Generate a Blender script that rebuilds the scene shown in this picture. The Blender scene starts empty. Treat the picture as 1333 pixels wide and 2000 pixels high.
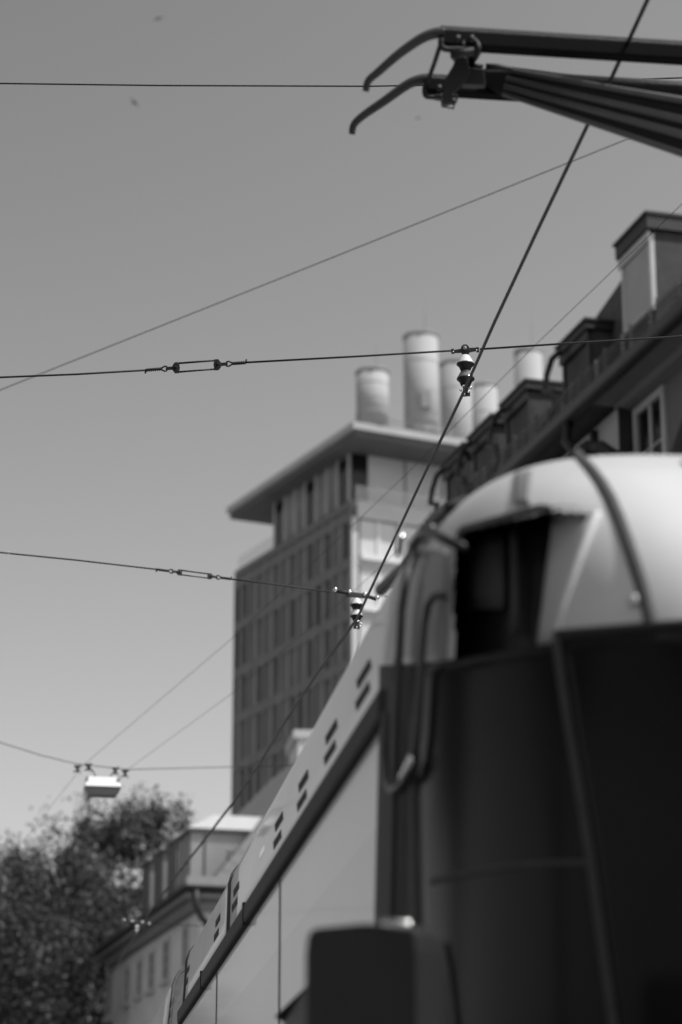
import bpy, bmesh, math, random
import numpy as np
from mathutils import Vector, Matrix, noise
random.seed(7); rng = np.random.default_rng(7)
R = math.radians
sc = bpy.context.scene
col = sc.collection
# ---------------------------------------------------------------- camera, sky, sun, exposure
PITCH = R(17.47); CC, SS = math.cos(PITCH), math.sin(PITCH)
F = 4722.0; CX, CY = 666.5, 1000.0; CAMZ = 1.6
cd = bpy.data.cameras.new('camera'); cam = bpy.data.objects.new('camera', cd); col.objects.link(cam)
cam.location = (0, 0, CAMZ); cam.rotation_euler = (math.pi/2 + PITCH, 0, 0)
cd.sensor_fit = 'VERTICAL'; cd.sensor_height = 36; cd.lens = 85; cd.clip_start = .1; cd.clip_end = 3000
cd.dof.use_dof = True; cd.dof.focus_distance = 12.7; cd.dof.aperture_fstop = 2.2; cd.dof.aperture_blades = 9
sc.camera = cam
SUN_AZ, SUN_EL = R(112), R(57)
w = bpy.data.worlds.new('World'); sc.world = w; w.use_nodes = True
nt = w.node_tree; bg = nt.nodes['Background']
sky = nt.nodes.new('ShaderNodeTexSky'); sky.sky_type = 'NISHITA'; sky.sun_disc = False
sky.sun_elevation = SUN_EL; sky.sun_rotation = SUN_AZ; sky.altitude = 300; sky.air_density = 1.0; sky.dust_density = 5; sky.ozone_density = 1.0
# monochrome film behind an orange filter: weigh red and green, drop the blue
sep = nt.nodes.new('ShaderNodeSeparateColor'); nt.links.new(sky.outputs[0], sep.inputs[0])
m1 = nt.nodes.new('ShaderNodeMath'); m1.operation = 'MULTIPLY'; m1.inputs[1].default_value = .85; nt.links.new(sep.outputs[0], m1.inputs[0])
m2 = nt.nodes.new('ShaderNodeMath'); m2.operation = 'MULTIPLY_ADD'; m2.inputs[1].default_value = .15; nt.links.new(sep.outputs[1], m2.inputs[0]); nt.links.new(m1.outputs[0], m2.inputs[2])
m3 = nt.nodes.new('ShaderNodeMath'); m3.operation = 'POWER'; m3.inputs[1].default_value = 1.85; mc = nt.nodes.new('ShaderNodeMath'); mc.operation = 'MINIMUM'; mc.inputs[1].default_value = 3.2; nt.links.new(m2.outputs[0], mc.inputs[0]); nt.links.new(mc.outputs[0], m3.inputs[0])   # film contrast
m4 = nt.nodes.new('ShaderNodeMath'); m4.operation = 'MULTIPLY'; m4.inputs[1].default_value = .71; nt.links.new(m3.outputs[0], m4.inputs[0])
nt.links.new(m4.outputs[0], bg.inputs[0]); bg.inputs[1].default_value = .15
sl = bpy.data.lights.new('sun', 'SUN'); sl.energy = 3.3; sl.angle = R(.5); sl.color = (1, 1, 1)
so = bpy.data.objects.new('sun', sl); col.objects.link(so)
sd = Vector((math.sin(SUN_AZ)*math.cos(SUN_EL), math.cos(SUN_AZ)*math.cos(SUN_EL), math.sin(SUN_EL)))
so.rotation_euler = sd.to_track_quat('Z', 'Y').to_euler(); so.location = (30, -10, 60)
sc.view_settings.view_transform = 'Standard'; sc.view_settings.look = 'None'; sc.view_settings.gamma = 1
sc.view_settings.exposure = 0.4
sc.cycles.max_bounces = 6; sc.cycles.transparent_max_bounces = 8; sc.cycles.sample_clamp_indirect = 4

# ---------------------------------------------------------------- helpers
def ray(px, py):
    dx = (px-CX)/F; dy = (CY-py)/F
    return Vector((dx, CC-dy*SS, SS+dy*CC))
def off(v): return Vector((v[0], v[1], v[2]+CAMZ))
def WD(px, py, d): return off(ray(px, py)*d)
def WH(px, py, h): r = ray(px, py); return off(r*(h/r.z))
def zat(xy, py):
    t = (CY-py)/F; return xy[1]*(SS+t*CC)/(CC-t*SS)+CAMZ
def PL(px, py, P0, n):
    r = ray(px, py); P = Vector(P0)-Vector((0, 0, CAMZ)); return off(r*(P.dot(n)/r.dot(n)))
class MB:
    def __init__(s): s.v = []; s.f = []; s.sm = []
    def add(s, vs, fs, smooth=False):
        o = len(s.v); s.v += [tuple(v) for v in vs]; s.f += [tuple(i+o for i in f) for f in fs]; s.sm += [smooth]*len(fs); return s
    def box(s, o, a, b, c):                      # corner + three edge vectors
        o, a, b, c = map(Vector, (o, a, b, c))
        if a.cross(b).dot(c) < 0: a, b = b, a
        P = [o, o+a, o+a+b, o+b, o+c, o+a+c, o+a+b+c, o+b+c]
        return s.add(P, [(3, 2, 1, 0), (4, 5, 6, 7), (0, 1, 5, 4), (1, 2, 6, 5), (2, 3, 7, 6), (3, 0, 4, 7)])
    def cbox(s, c, x, y, z, ex=(1, 0, 0), ey=(0, 1, 0), ez=(0, 0, 1)):
        ex, ey, ez = Vector(ex), Vector(ey), Vector(ez); c = Vector(c)
        return s.box(c-ex*x/2-ey*y/2-ez*z/2, ex*x, ey*y, ez*z)
    def tube(s, pts, r, n=8, cap=True, closed=False):
        pts = [Vector(p) for p in pts]; k = len(pts)
        rr = r if hasattr(r, '__len__') else [r]*k
        T = []
        for i in range(k):
            a = pts[(i-1) % k] if (closed or i) else pts[0]; b = pts[(i+1) % k] if (closed or i < k-1) else pts[-1]
            t = (b-a); T.append(t.normalized() if t.length > 1e-9 else Vector((0, 0, 1)))
        up = Vector((0, 0, 1)) if abs(T[0].z) < .9 else Vector((1, 0, 0))
        nrm = T[0].cross(up).normalized(); vs = []
        for i in range(k):
            nrm = (nrm-T[i]*nrm.dot(T[i])).normalized(); bi = T[i].cross(nrm)
            for j in range(n):
                a = 2*math.pi*j/n; vs.append(pts[i]+(nrm*math.cos(a)+bi*math.sin(a))*rr[i])
        fs = []
        for i in range(k if closed else k-1):
            i2 = (i+1) % k
            for j in range(n):
                fs.append((i*n+j, i*n+(j+1) % n, i2*n+(j+1) % n, i2*n+j))
        if cap and not closed:
            fs.append(tuple(range(n-1, -1, -1))); fs.append(tuple((k-1)*n+j for j in range(n)))
        return s.add(vs, fs, True)
    def lathe(s, prof, o, ax=(0, 0, 1), n=24):   # prof: (radius, height)
        ax = Vector(ax).normalized(); o = Vector(o); u = ax.orthogonal().normalized(); v = ax.cross(u); vs = []
        for r, h in prof:
            for j in range(n):
                a = 2*math.pi*j/n; vs.append(o+ax*h+(u*math.cos(a)+v*math.sin(a))*r)
        fs = [(i*n+j, i*n+(j+1) % n, (i+1)*n+(j+1) % n, (i+1)*n+j) for i in range(len(prof)-1) for j in range(n)]
        fs.append(tuple(range(n-1, -1, -1))); fs.append(tuple((len(prof)-1)*n+j for j in range(n)))
        return s.add(vs, fs, True)
    def prism(s, poly, ext):                     # planar polygon extruded by a vector
        poly = [Vector(p) for p in poly]; e = Vector(ext); k = len(poly)
        return s.add(poly+[p+e for p in poly], [tuple(range(k-1, -1, -1)), tuple(range(k, 2*k))]+[(i, (i+1) % k, k+(i+1) % k, k+i) for i in range(k)])
    def grid(s, rows, smooth=True, thick=None):
        nr, nc = len(rows), len(rows[0]); vs = [p for r in rows for p in r]
        fs = [(i*nc+j, i*nc+j+1, (i+1)*nc+j+1, (i+1)*nc+j) for i in range(nr-1) for j in range(nc-1)]
        return s.add(vs, fs, smooth)
    def build(s, name, m, parent=None, loc=None, bevel=0, solid=0):
        me = bpy.data.meshes.new(name); L = Vector(loc) if loc is not None else Vector((0, 0, 0))
        me.from_pydata([tuple(Vector(v)-L) for v in s.v], [], s.f)
        for p, k in zip(me.polygons, s.sm): p.use_smooth = k
        bm = bmesh.new(); bm.from_mesh(me); bmesh.ops.recalc_face_normals(bm, faces=bm.faces); bm.to_mesh(me); bm.free()
        me.materials.append(m); o = bpy.data.objects.new(name, me); col.objects.link(o); o.location = L
        if parent is not None:
            o.parent = parent; o.location = L - (Vector(WORLDLOC[parent.name]) if parent.name in WORLDLOC else Vector((0, 0, 0)))
        WORLDLOC[o.name] = tuple(L)
        if solid: md = o.modifiers.new('solid', 'SOLIDIFY'); md.thickness = solid; md.offset = 0
        if bevel: md = o.modifiers.new('bevel', 'BEVEL'); md.width = bevel; md.segments = 2; md.limit_method = 'ANGLE'
        return o
WORLDLOC = {}
def tag(o, label, cat, group=None, kind=None):
    if label: o['label'] = label
    if cat: o['category'] = cat
    if group: o['group'] = group
    if kind: o['kind'] = kind
    return o
def thing(name, label, cat, loc=(0, 0, 0), group=None):
    o = bpy.data.objects.new(name, None); col.objects.link(o); o.location = loc; o.empty_display_size = .2
    WORLDLOC[o.name] = tuple(loc); return tag(o, label, cat, group)
def mat(name, g, rough=.6, metal=0, var=.12, scale=3, bump=0, coat=0, spec=.5, bscale=None, stretch=None):
    m = bpy.data.materials.new(name); m.use_nodes = True; n = m.node_tree; b = n.nodes['Principled BSDF']
    b.inputs['Roughness'].default_value = rough; b.inputs['Metallic'].default_value = metal
    b.inputs['Coat Weight'].default_value = coat; b.inputs['Coat Roughness'].default_value = .06; b.inputs['Specular IOR Level'].default_value = spec
    tc = n.nodes.new('ShaderNodeTexCoord'); mp = n.nodes.new('ShaderNodeMapping'); n.links.new(tc.outputs['Object'], mp.inputs[0])
    if stretch: mp.inputs['Scale'].default_value = stretch
    nz = n.nodes.new('ShaderNodeTexNoise'); nz.inputs['Scale'].default_value = scale; nz.inputs['Detail'].default_value = 6; nz.inputs['Roughness'].default_value = .6
    n.links.new(mp.outputs[0], nz.inputs[0])
    cr = n.nodes.new('ShaderNodeMapRange'); cr.inputs[1].default_value = .3; cr.inputs[2].default_value = .7
    cr.inputs[3].default_value = g*(1-var); cr.inputs[4].default_value = g*(1+var); n.links.new(nz.outputs[0], cr.inputs[0])
    n.links.new(cr.outputs[0], b.inputs['Base Color'])
    if bump:
        nb = n.nodes.new('ShaderNodeTexNoise'); nb.inputs['Scale'].default_value = bscale or scale*8; nb.inputs['Detail'].default_value = 4
        n.links.new(mp.outputs[0], nb.inputs[0]); bp = n.nodes.new('ShaderNodeBump'); bp.inputs['Strength'].default_value = bump; bp.inputs['Distance'].default_value = .01
        n.links.new(nb.outputs[0], bp.inputs['Height']); n.links.new(bp.outputs[0], b.inputs['Normal'])
    return m
M = dict(
    asphalt=mat('asphalt', .05, .9, scale=2, bump=.5), paving=mat('paving', .22, .9, scale=4, bump=.3), rail=mat('rail_steel', .3, .35, 1, scale=6),
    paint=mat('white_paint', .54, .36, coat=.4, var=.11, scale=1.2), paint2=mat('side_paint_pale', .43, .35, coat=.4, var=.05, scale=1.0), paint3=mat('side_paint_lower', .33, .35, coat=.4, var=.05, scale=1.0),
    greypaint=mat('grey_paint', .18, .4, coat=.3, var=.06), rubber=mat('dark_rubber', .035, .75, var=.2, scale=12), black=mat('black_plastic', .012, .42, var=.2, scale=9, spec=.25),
    glass=mat('tinted_glass', .013, .16, var=.3, scale=1.5, spec=.06), frame=mat('dark_frame', .05, .4, var=.15), cavity=mat('cavity', .006, .8),
    wire=mat('wire_bronze', .014, .5, .4, scale=60), rope=mat('steel_rope', .018, .6, .3, scale=80, bump=.5, bscale=300), iron=mat('dark_iron', .016, .5, .3, scale=40, bump=.4, bscale=200),
    chrome=mat('bright_steel', .75, .22, 1, var=.15, scale=30), porcelain=mat('brown_porcelain', .10, .16, var=.1, scale=20, coat=.8), porclight=mat('pale_porcelain', .62, .25, var=.05, scale=20, coat=.6),
    panto=mat('pantograph_metal', .016, .6, .2, spec=.2, scale=14, bump=.2, bscale=60), carbon=mat('carbon_strip', .006, .9, scale=30, spec=.08), horn=mat('horn_metal', .03, .5, .2, scale=12),
    plaster=mat('dark_plaster', .135, .9, var=.08, scale=1, bump=.4, bscale=30), plaster2=mat('pale_plaster', .5, .9, var=.08, scale=1.3, bump=.3, bscale=30), plaster3=mat('grey_plaster', .55, .9, var=.12, scale=.6, bump=.3, bscale=30),
    soffit=mat('soffit_paint', .16, .8, var=.08), tile=mat('roof_tile', .06, .85, var=.3, scale=5, bump=.8, bscale=14), tile2=mat('pale_roof_tile', .13, .85, var=.25, scale=4, bump=.8, bscale=14),
    gutter=mat('gutter_metal', .018, .5, .3, var=.2), zinc=mat('zinc_sheet', .27, .5, .3, var=.1, scale=1.5, stretch=(1, 1, .3)), zincroof=mat('pale_sheet_roof', .38, .5, var=.06, scale=1), shutter=mat('roller_shutter', .5, .6, var=.08),
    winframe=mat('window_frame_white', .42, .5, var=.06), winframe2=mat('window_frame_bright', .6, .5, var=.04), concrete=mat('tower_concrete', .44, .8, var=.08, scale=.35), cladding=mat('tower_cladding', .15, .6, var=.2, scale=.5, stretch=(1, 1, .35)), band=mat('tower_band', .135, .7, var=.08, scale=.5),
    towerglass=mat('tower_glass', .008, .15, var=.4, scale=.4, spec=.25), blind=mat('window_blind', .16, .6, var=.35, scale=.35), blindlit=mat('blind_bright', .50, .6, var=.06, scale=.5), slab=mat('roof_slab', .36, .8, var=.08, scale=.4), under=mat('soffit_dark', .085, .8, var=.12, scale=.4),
    chimney=mat('chimney_sheet', .31, .8, var=.07, scale=.5, stretch=(1, 1, .2)), chimcap=mat('chimney_cap', .16, .6, var=.15), bark=mat('bark', .09, .9, var=.3, scale=5, bump=.8), lamp=mat('lamp_housing', .6, .45, var=.04), lampglass=mat('lamp_glass', .16, .3, var=.1), armtube=mat('arm_tube_metal', .10, .45, .3, scale=12), slate=mat('dark_slate', .035, .8, var=.25, scale=6, bump=.5), bird=mat('feathers', .02, .8))
def leafmat(name, g):
    m = bpy.data.materials.new(name); m.use_nodes = True; n = m.node_tree; b = n.nodes['Principled BSDF']; b.inputs['Roughness'].default_value = .55
    at = n.nodes.new('ShaderNodeAttribute'); at.attribute_name = 'tint'; mr = n.nodes.new('ShaderNodeMapRange'); n.links.new(at.outputs['Fac'], mr.inputs[0])
    mr.inputs[3].default_value = g*.4; mr.inputs[4].default_value = g*2.4; n.links.new(mr.outputs[0], b.inputs['Base Color'])
    tr = n.nodes.new('ShaderNodeBsdfTranslucent'); n.links.new(mr.outputs[0], tr.inputs[0]); mx = n.nodes.new('ShaderNodeMixShader'); mx.inputs[0].default_value = .3
    n.links.new(b.outputs[0], mx.inputs[1]); n.links.new(tr.outputs[0], mx.inputs[2]); n.links.new(mx.outputs[0], n.nodes['Material Output'].inputs[0]); return m
M['leaf'] = leafmat('leaves', .034)
def clear_glass(name, g=.6, mixf=.75):
    m = bpy.data.materials.new(name); m.use_nodes = True; n = m.node_tree; b = n.nodes['Principled BSDF']; b.inputs['Base Color'].default_value = (g, g, g, 1); b.inputs['Roughness'].default_value = .1
    tr = n.nodes.new('ShaderNodeBsdfTransparent'); mx = n.nodes.new('ShaderNodeMixShader'); mx.inputs[0].default_value = mixf
    n.links.new(b.outputs[0], mx.inputs[1]); n.links.new(tr.outputs[0], mx.inputs[2]); n.links.new(mx.outputs[0], n.nodes['Material Output'].inputs[0]); return m
M['clear'] = clear_glass('railing_glass')

# ---------------------------------------------------------------- ground, road, track
g = MB(); g.add([(-1500, -500, 0), (1500, -500, 0), (1500, 2500, 0), (-1500, 2500, 0)], [(0, 1, 2, 3)])
tag(g.build('ground', M['paving']), None, None, kind='structure')
tt = Vector((-math.sin(R(7.36)), math.cos(R(7.36)), 0)); rr_ = Vector((math.cos(R(7.36)), math.sin(R(7.36)), 0)); Z = Vector((0, 0, 1))
g = MB(); o = rr_*-7+tt*-40; g.add([o+Z*.004, o+rr_*13+Z*.004, o+rr_*13+tt*240+Z*.004, o+tt*240+Z*.004], [(0, 1, 2, 3)])
tag(g.build('road', M['asphalt']), None, None, kind='structure')
g = MB()
for u in (2.06-.7175, 2.06+.7175, -1.2-.7175, -1.2+.7175):
    g.box(rr_*(u-.03)+tt*-40+Z*-.02, rr_*.06, tt*240, Z*.034)
tag(g.build('track', M['rail']), None, None, kind='structure')

# ---------------------------------------------------------------- tower block
t26 = R(26); a1 = Vector((-math.sin(t26), math.cos(t26), 0)); a2 = Vector((math.cos(t26), math.sin(t26), 0))
T0 = Vector((.75, 165, 0)); TW, TD = 20.9, 24
tower = thing('tower_block', 'tall dark clad tower block with wide overhanging roof slab beyond the tram', 'building', T0)
ZP = zat(T0, 975); ZU0 = zat(T0, 1003)
bands = [zat(T0, y) for y in (1003, 1095, 1195, 1292)]
while bands[-1] > 4: bands.append(bands[-1]-3.75)
MB().box(T0+a1*.25+a2*.25, a1*(TW-.5), a2*(TD-.5), Z*(ZP-.6)).build('wall', M['cladding'], tower, T0)
b = MB()
for z in bands: b.box(T0+Z*(z-.45), a1*TW, a2*.35, Z*.8)
b.box(T0+Z*(ZP-.55), a1*(TW), a2*.5, Z*.55); b.build('floor_band', M['band'], tower, T0)
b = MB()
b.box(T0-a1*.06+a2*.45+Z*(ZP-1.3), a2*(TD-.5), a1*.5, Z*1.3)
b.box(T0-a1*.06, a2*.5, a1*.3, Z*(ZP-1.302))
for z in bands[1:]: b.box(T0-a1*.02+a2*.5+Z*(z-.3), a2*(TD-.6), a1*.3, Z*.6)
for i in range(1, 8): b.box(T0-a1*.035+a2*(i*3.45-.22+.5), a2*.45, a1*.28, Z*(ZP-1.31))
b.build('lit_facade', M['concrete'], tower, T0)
nb = 7; bw = TW/nb
pier = MB()
for i in range(nb):
    x0 = i*bw
    pier.box(T0+a1*(x0+.0)-a2*.02, a1*.42, a2*.3, Z*(ZP-.62)); pier.box(T0+a1*(x0+1.55)-a2*-.04, a1*.5, a2*.24, Z*(ZP-.62))
pier.box(T0+a1*(TW-.25)-a2*.02, a1*.25, a2*.3, Z*(ZP-.62))
pier.build('pier', M['cladding'], tower, T0)
for k in range(len(bands)-1):
    zt, zb = bands[k]-.45, bands[k+1]+.35
    if zb < 26: break
    for i in range(nb):
        x0 = i*bw; sh = .55 if k >= 3 and k % 2 else 0
        f = MB(); f.box(T0+a1*(x0+.45+sh)+a2*.16+Z*zb, a1*.12, a2*.1, Z*(zt-zb)); f.box(T0+a1*(x0+1.2)+a2*.13+Z*zb, a1*.1, a2*.1, Z*(zt-zb)); f.box(T0+a1*(x0+1.51)+a2*.1+Z*zb, a1*.035, a2*.1, Z*(zt-zb))
        fo = f.build('window', M['blind'], tower, T0)
        p = MB(); p.box(T0+a1*(x0+.43)+a2*.2+Z*zb, a1*1.1, a2*.045, Z*(zt-zb))
        if random.random() < .3: p.build('pane', M['blind'], fo, T0)
        else: p.build('pane', M['towerglass'], fo, T0)
        MB().box(T0+a1*(x0+2.06)+a2*.14+Z*zb, a1*.86, a2*.04, Z*(zt-zb)).build('spandrel_panel', M['cladding'] if random.random() < .8 else M['towerglass'], fo, T0)
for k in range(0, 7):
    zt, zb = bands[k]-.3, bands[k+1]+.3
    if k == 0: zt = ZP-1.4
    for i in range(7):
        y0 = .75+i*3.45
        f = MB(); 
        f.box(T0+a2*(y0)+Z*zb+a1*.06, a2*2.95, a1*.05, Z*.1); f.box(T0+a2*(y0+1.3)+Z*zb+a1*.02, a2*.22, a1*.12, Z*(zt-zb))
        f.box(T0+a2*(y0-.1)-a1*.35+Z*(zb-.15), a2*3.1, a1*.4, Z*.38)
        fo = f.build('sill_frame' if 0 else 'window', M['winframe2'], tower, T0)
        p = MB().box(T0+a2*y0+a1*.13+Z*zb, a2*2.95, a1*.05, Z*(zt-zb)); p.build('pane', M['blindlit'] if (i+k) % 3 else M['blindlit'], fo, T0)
# recessed top storey
ZS = 58.2
MB().box(T0+a1*.6+a2*.25+Z*(ZP-.61), a1*13.3, a2*22, Z*(ZS-ZP+.605)).build('top_storey', M['cladding'], tower, T0)
b = MB()
for i in range(8): b.box(T0+a1*(.7+i*1.85)+a2*.15+Z*ZP, a1*.25, a2*.12, Z*(ZS-ZP-.01))
b.build('mullion', M['winframe'], tower, T0)
for i in range(7): MB().box(T0+a1*(1.0+i*1.85)+a2*.19+Z*(ZP+.2), a1*1.5, a2*.1, Z*(ZS-ZP-.4)).build('top_window', M['blind'] if i % 3 else M['towerglass'], tower, T0)
MB().box(T0+a1*.54+a2*.3+Z*ZP, a2*1.25, a1*.1, Z*(ZS-ZP-.01)).build('top_glazing', M['towerglass'], tower, T0)
for i in range(6): MB().box(T0+a1*.48+a2*(1.6+i*3.1)+Z*ZP, a2*2.9, a1*.14, Z*(ZS-ZP-.01)).build('top_panel', M['concrete'], tower, T0)
C0 = T0-a1*3.0-a2*1.2
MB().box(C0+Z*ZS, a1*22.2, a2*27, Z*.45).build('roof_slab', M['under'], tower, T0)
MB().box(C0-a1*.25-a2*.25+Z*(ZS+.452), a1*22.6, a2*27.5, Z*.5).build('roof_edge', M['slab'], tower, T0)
ra = MB()
for i in range(12): ra.tube([C0+a1*(1.0)+a2*(.6+i*1.9)+Z*(ZS+.95), C0+a1*1.0+a2*(.6+i*1.9)+Z*(ZS+1.95)], .04, 6)
for dz in (1.5, 1.95): ra.tube([C0+a1*1.0+a2*.6+Z*(ZS+dz), C0+a1*1.0+a2*21.5+Z*(ZS+dz)], .04, 6)
ra.build('roof_railing', M['zinc'], tower, T0)
MB().box(T0+a1*13.95+a2*.2+Z*ZP, a1*(TW-14.2), a2*.04, Z*1.15).build('glass_railing', M['clear'], tower, T0)
MB().box(T0-a1*.0+a2*.3+Z*ZP, a2*20, a1*.04, Z*1.15).build('glass_railing', M['clear'], tower, T0)
# chimneys
def chimney(px0, px1, ytop, ybot, d, label, collar=False, rod=0):
    c = WD((px0+px1)/2, ybot, d); r = (px1-px0)/2/F*d*1.0
    c.z = ZS+.953; zt = zat((c.x, c.y-r), ytop)-.15
    t = thing('chimney', label, 'chimney', c, 'flues on the tower roof'); H = zt-c.z
    s = MB(); s.lathe([(r, 0), (r, H*.985)], c, n=48); s.build('shaft', M['chimney'], t, c)
    s = MB(); s.lathe([(r*1.0, H*.985), (r*1.06, H*.99), (r*1.06, H-.1), (r*.98, H+.1), (r*.9, H+.12), (r*.88, H-.2)], c, n=48); s.build('rim', M['chimcap'], t, c)
    for q in (.25, .5, .75): s = MB(); s.lathe([(r*.99, H*q), (r*1.012, H*q+.02), (r*1.012, H*q+.1), (r*.99, H*q+.12)], c, n=48); s.build('seam', M['chimney'], t, c)
    if collar: s = MB(); s.lathe([(r*1.001, 1.6), (r*1.12, 1.55), (r*1.14, 1.3), (r*1.001, 1.2)], c, n=48); s.build('collar', M['zinc'], t, c); MB().cbox(c+Vector((.3, -r-.1, 3.6)), .7, .5, 1.3).build('inspection_hatch', M['zinc'], t, c)
    if rod: MB().tube([c+Z*H+Vector((r*.2, -r, 0)), c+Z*(H+rod)+Vector((r*.2, -r, 0))], .016, 6).build('lightning_rod', M['chimcap'], t, c)
chimney(696, 760, 713, 850, 173, 'short leftmost flue of the row on the tower roof', rod=2.2)
chimney(790, 858, 642, 860, 178, 'tallest flue in the middle of the tower roof with a collar near its foot', True, 2.6)
chimney(862, 924, 697, 868, 184, 'mid height flue directly behind the insulator on the upper span wire')
chimney(921, 974, 743, 872, 191, 'low flue just right of the wire insulator, above the house dormers', True)
chimney(1009, 1064, 675, 880, 197, 'rightmost flue, partly hidden by the dark mansard roof', rod=3.6)

# small rooftop block seen beside the tower foot
P = WD(578, 1418, 120); blk = thing('rooftop_block', 'small grey stairhead with a bright parapet in front of the tower foot', 'building', (P.x, P.y, 0))
MB().box((P.x+.12, P.y+.1, 0), (3.2, .4, 0), (-.5, 4, 0), (0, 0, P.z-.6)).build('wall', M['plaster3'], blk, (P.x, P.y, 0))
MB().box((P.x-.1, P.y-.05, P.z-.6), (3.6, .45, 0), (-.5, 4.3, 0), (0, 0, .42)).build('parapet', M['concrete'], blk, (P.x, P.y, 0))

# ---------------------------------------------------------------- street direction of the old houses
hb = R(15.3); e1 = Vector((-math.sin(hb), math.cos(hb), 0)); e2 = Vector((math.cos(hb), math.sin(hb), 0))
def gutter(mb, p, q, r=.09):
    mb.tube([p, q], r, 10)
def house_window(parent, O, wall_off, a, z, wd, ht, glassm, framem, org, sides=1, blind=None):
    """window in a wall facing -e2; a = distance along e1 of its near jamb"""
    f = MB(); q = O+e1*a+e2*wall_off+Z*(z-O.z)
    fw = .13
    f.box(q-e2*.06, e1*wd, e2*.12, Z*fw); f.box(q-e2*.06+Z*(ht-fw), e1*wd, e2*.12, Z*fw)
    f.box(q-e2*.06+Z*fw, e1*fw, e2*.12, Z*(ht-2*fw)); f.box(q-e2*.06+e1*(wd-fw)+Z*fw, e1*fw, e2*.12, Z*(ht-2*fw))
    f.box(q-e2*.03+e1*(wd/2-.05)+Z*fw, e1*.1, e2*.06, Z*(ht-2*fw))
    for k in (1, 2):
        f.box(q-e2*.026+e1*fw+Z*(fw+(ht-2*fw)*k/3), e1*(wd/2-fw-.052), e2*.05, Z*.035); f.box(q-e2*.026+e1*(wd/2+.052)+Z*(fw+(ht-2*fw)*k/3), e1*(wd/2-fw-.052), e2*.05, Z*.035)
    fo = f.build('window', framem, parent, org)
    MB().box(q+e1*fw+Z*fw-e2*.005, e1*(wd-2*fw), e2*.02, Z*(ht-2*fw)).build('pane', glassm, fo, org)
    MB().box(q-e1*.12-e2*.2-Z*.1, e1*(wd+.24), e2*.26, Z*.1).build('sill', framem, fo, org)
    return fo

# ---------------------------------------------------------------- right-hand old house
K = 1.4
G0 = WH(1155, 775, 9.9*K); HE = G0.z                     # near end of the eave line
gh = Vector((G0.x, G0.y, 0))
house = thing('old_house', 'dark plastered old house with mansard roof and dormers behind the tram cab', 'house', gh)
def hp(a, b_, z): return gh+e1*a+e2*b_+Z*z
A0, A1 = -22, 12.3
MB().box(hp(A0, .7, 0), e1*(0-A0), e2*10, Z*(HE-.1)).build('wall', M['plaster'], house, gh)
MB().box(hp(0, .5, 0), e1*A1, e2*10, Z*(HE-.12)).build('pale_wall', M['plaster2'], house, gh)
MB().box(hp(-.06, .46, 0), e1*.058, e2*.238, Z*(HE-.14)).build('wall_return', M['slate'], house, gh)
s = MB()
s.prism([hp(A0, 0, HE-.02), hp(A0, .0, HE-.1), hp(A0, .42, HE-.1), hp(A0, .5, HE-.17), hp(A0, .699, HE-.2), hp(A0, .699, HE-.02)], e1*(0-A0+.1))
s.build('cornice', M['soffit'], house, gh)
g = MB(); gutter(g, hp(A0, -.06, HE-.02), hp(A1, -.06, HE-.02), .14); g.build('gutter', M['gutter'], house, gh)
# mansard
BM, HM = 2.2, HE+2.45
rf = MB(); rf.prism([hp(A0, .04, HE+.02), hp(A0, BM, HM), hp(A0, 6, HM+.25), hp(A0, 10.7, HE+.02)], e1*(A1-A0)); roof = rf.build('roof', M['tile'], house, gh)
g = MB()
for (bb, n_) in ((.55, 3), (1.2, 3)):
    hz = HE+.02+(HM-HE)*(bb-.04)/(BM-.04)
    for k in range(n_): g.tube([hp(A0, bb-.12, hz+.12+.09*k), hp(A1, bb-.12, hz+.12+.09*k)], .014, 6)
    for i in range(int((A1-A0)/1.2)): g.box(hp(A0+i*1.2, bb-.14, hz-.02), e1*.03, e2*.05, Z*.42)
g.build('snow_guard', M['frame'], roof, gh)
# ridge mesh railing
g = MB()
for k in range(5): g.tube([hp(A0, BM+.1, HM+.04+k*.1), hp(A1, BM+.1, HM+.04+k*.1)], .008, 5)
for i in range(int((A1-A0)/.12)): g.tube([hp(A0+i*.12, BM+.1, HM), hp(A0+i*.12, BM+.1, HM+.46)], .006, 4)
for i in range(int((A1-A0)/1.3)): g.tube([hp(A0+i*1.3, BM+.1, HM), hp(A0+i*1.3, BM+.1, HM+.5)], .03, 6)
g.build('roof_mesh_rail', M['zinc'], roof, gh)
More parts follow.
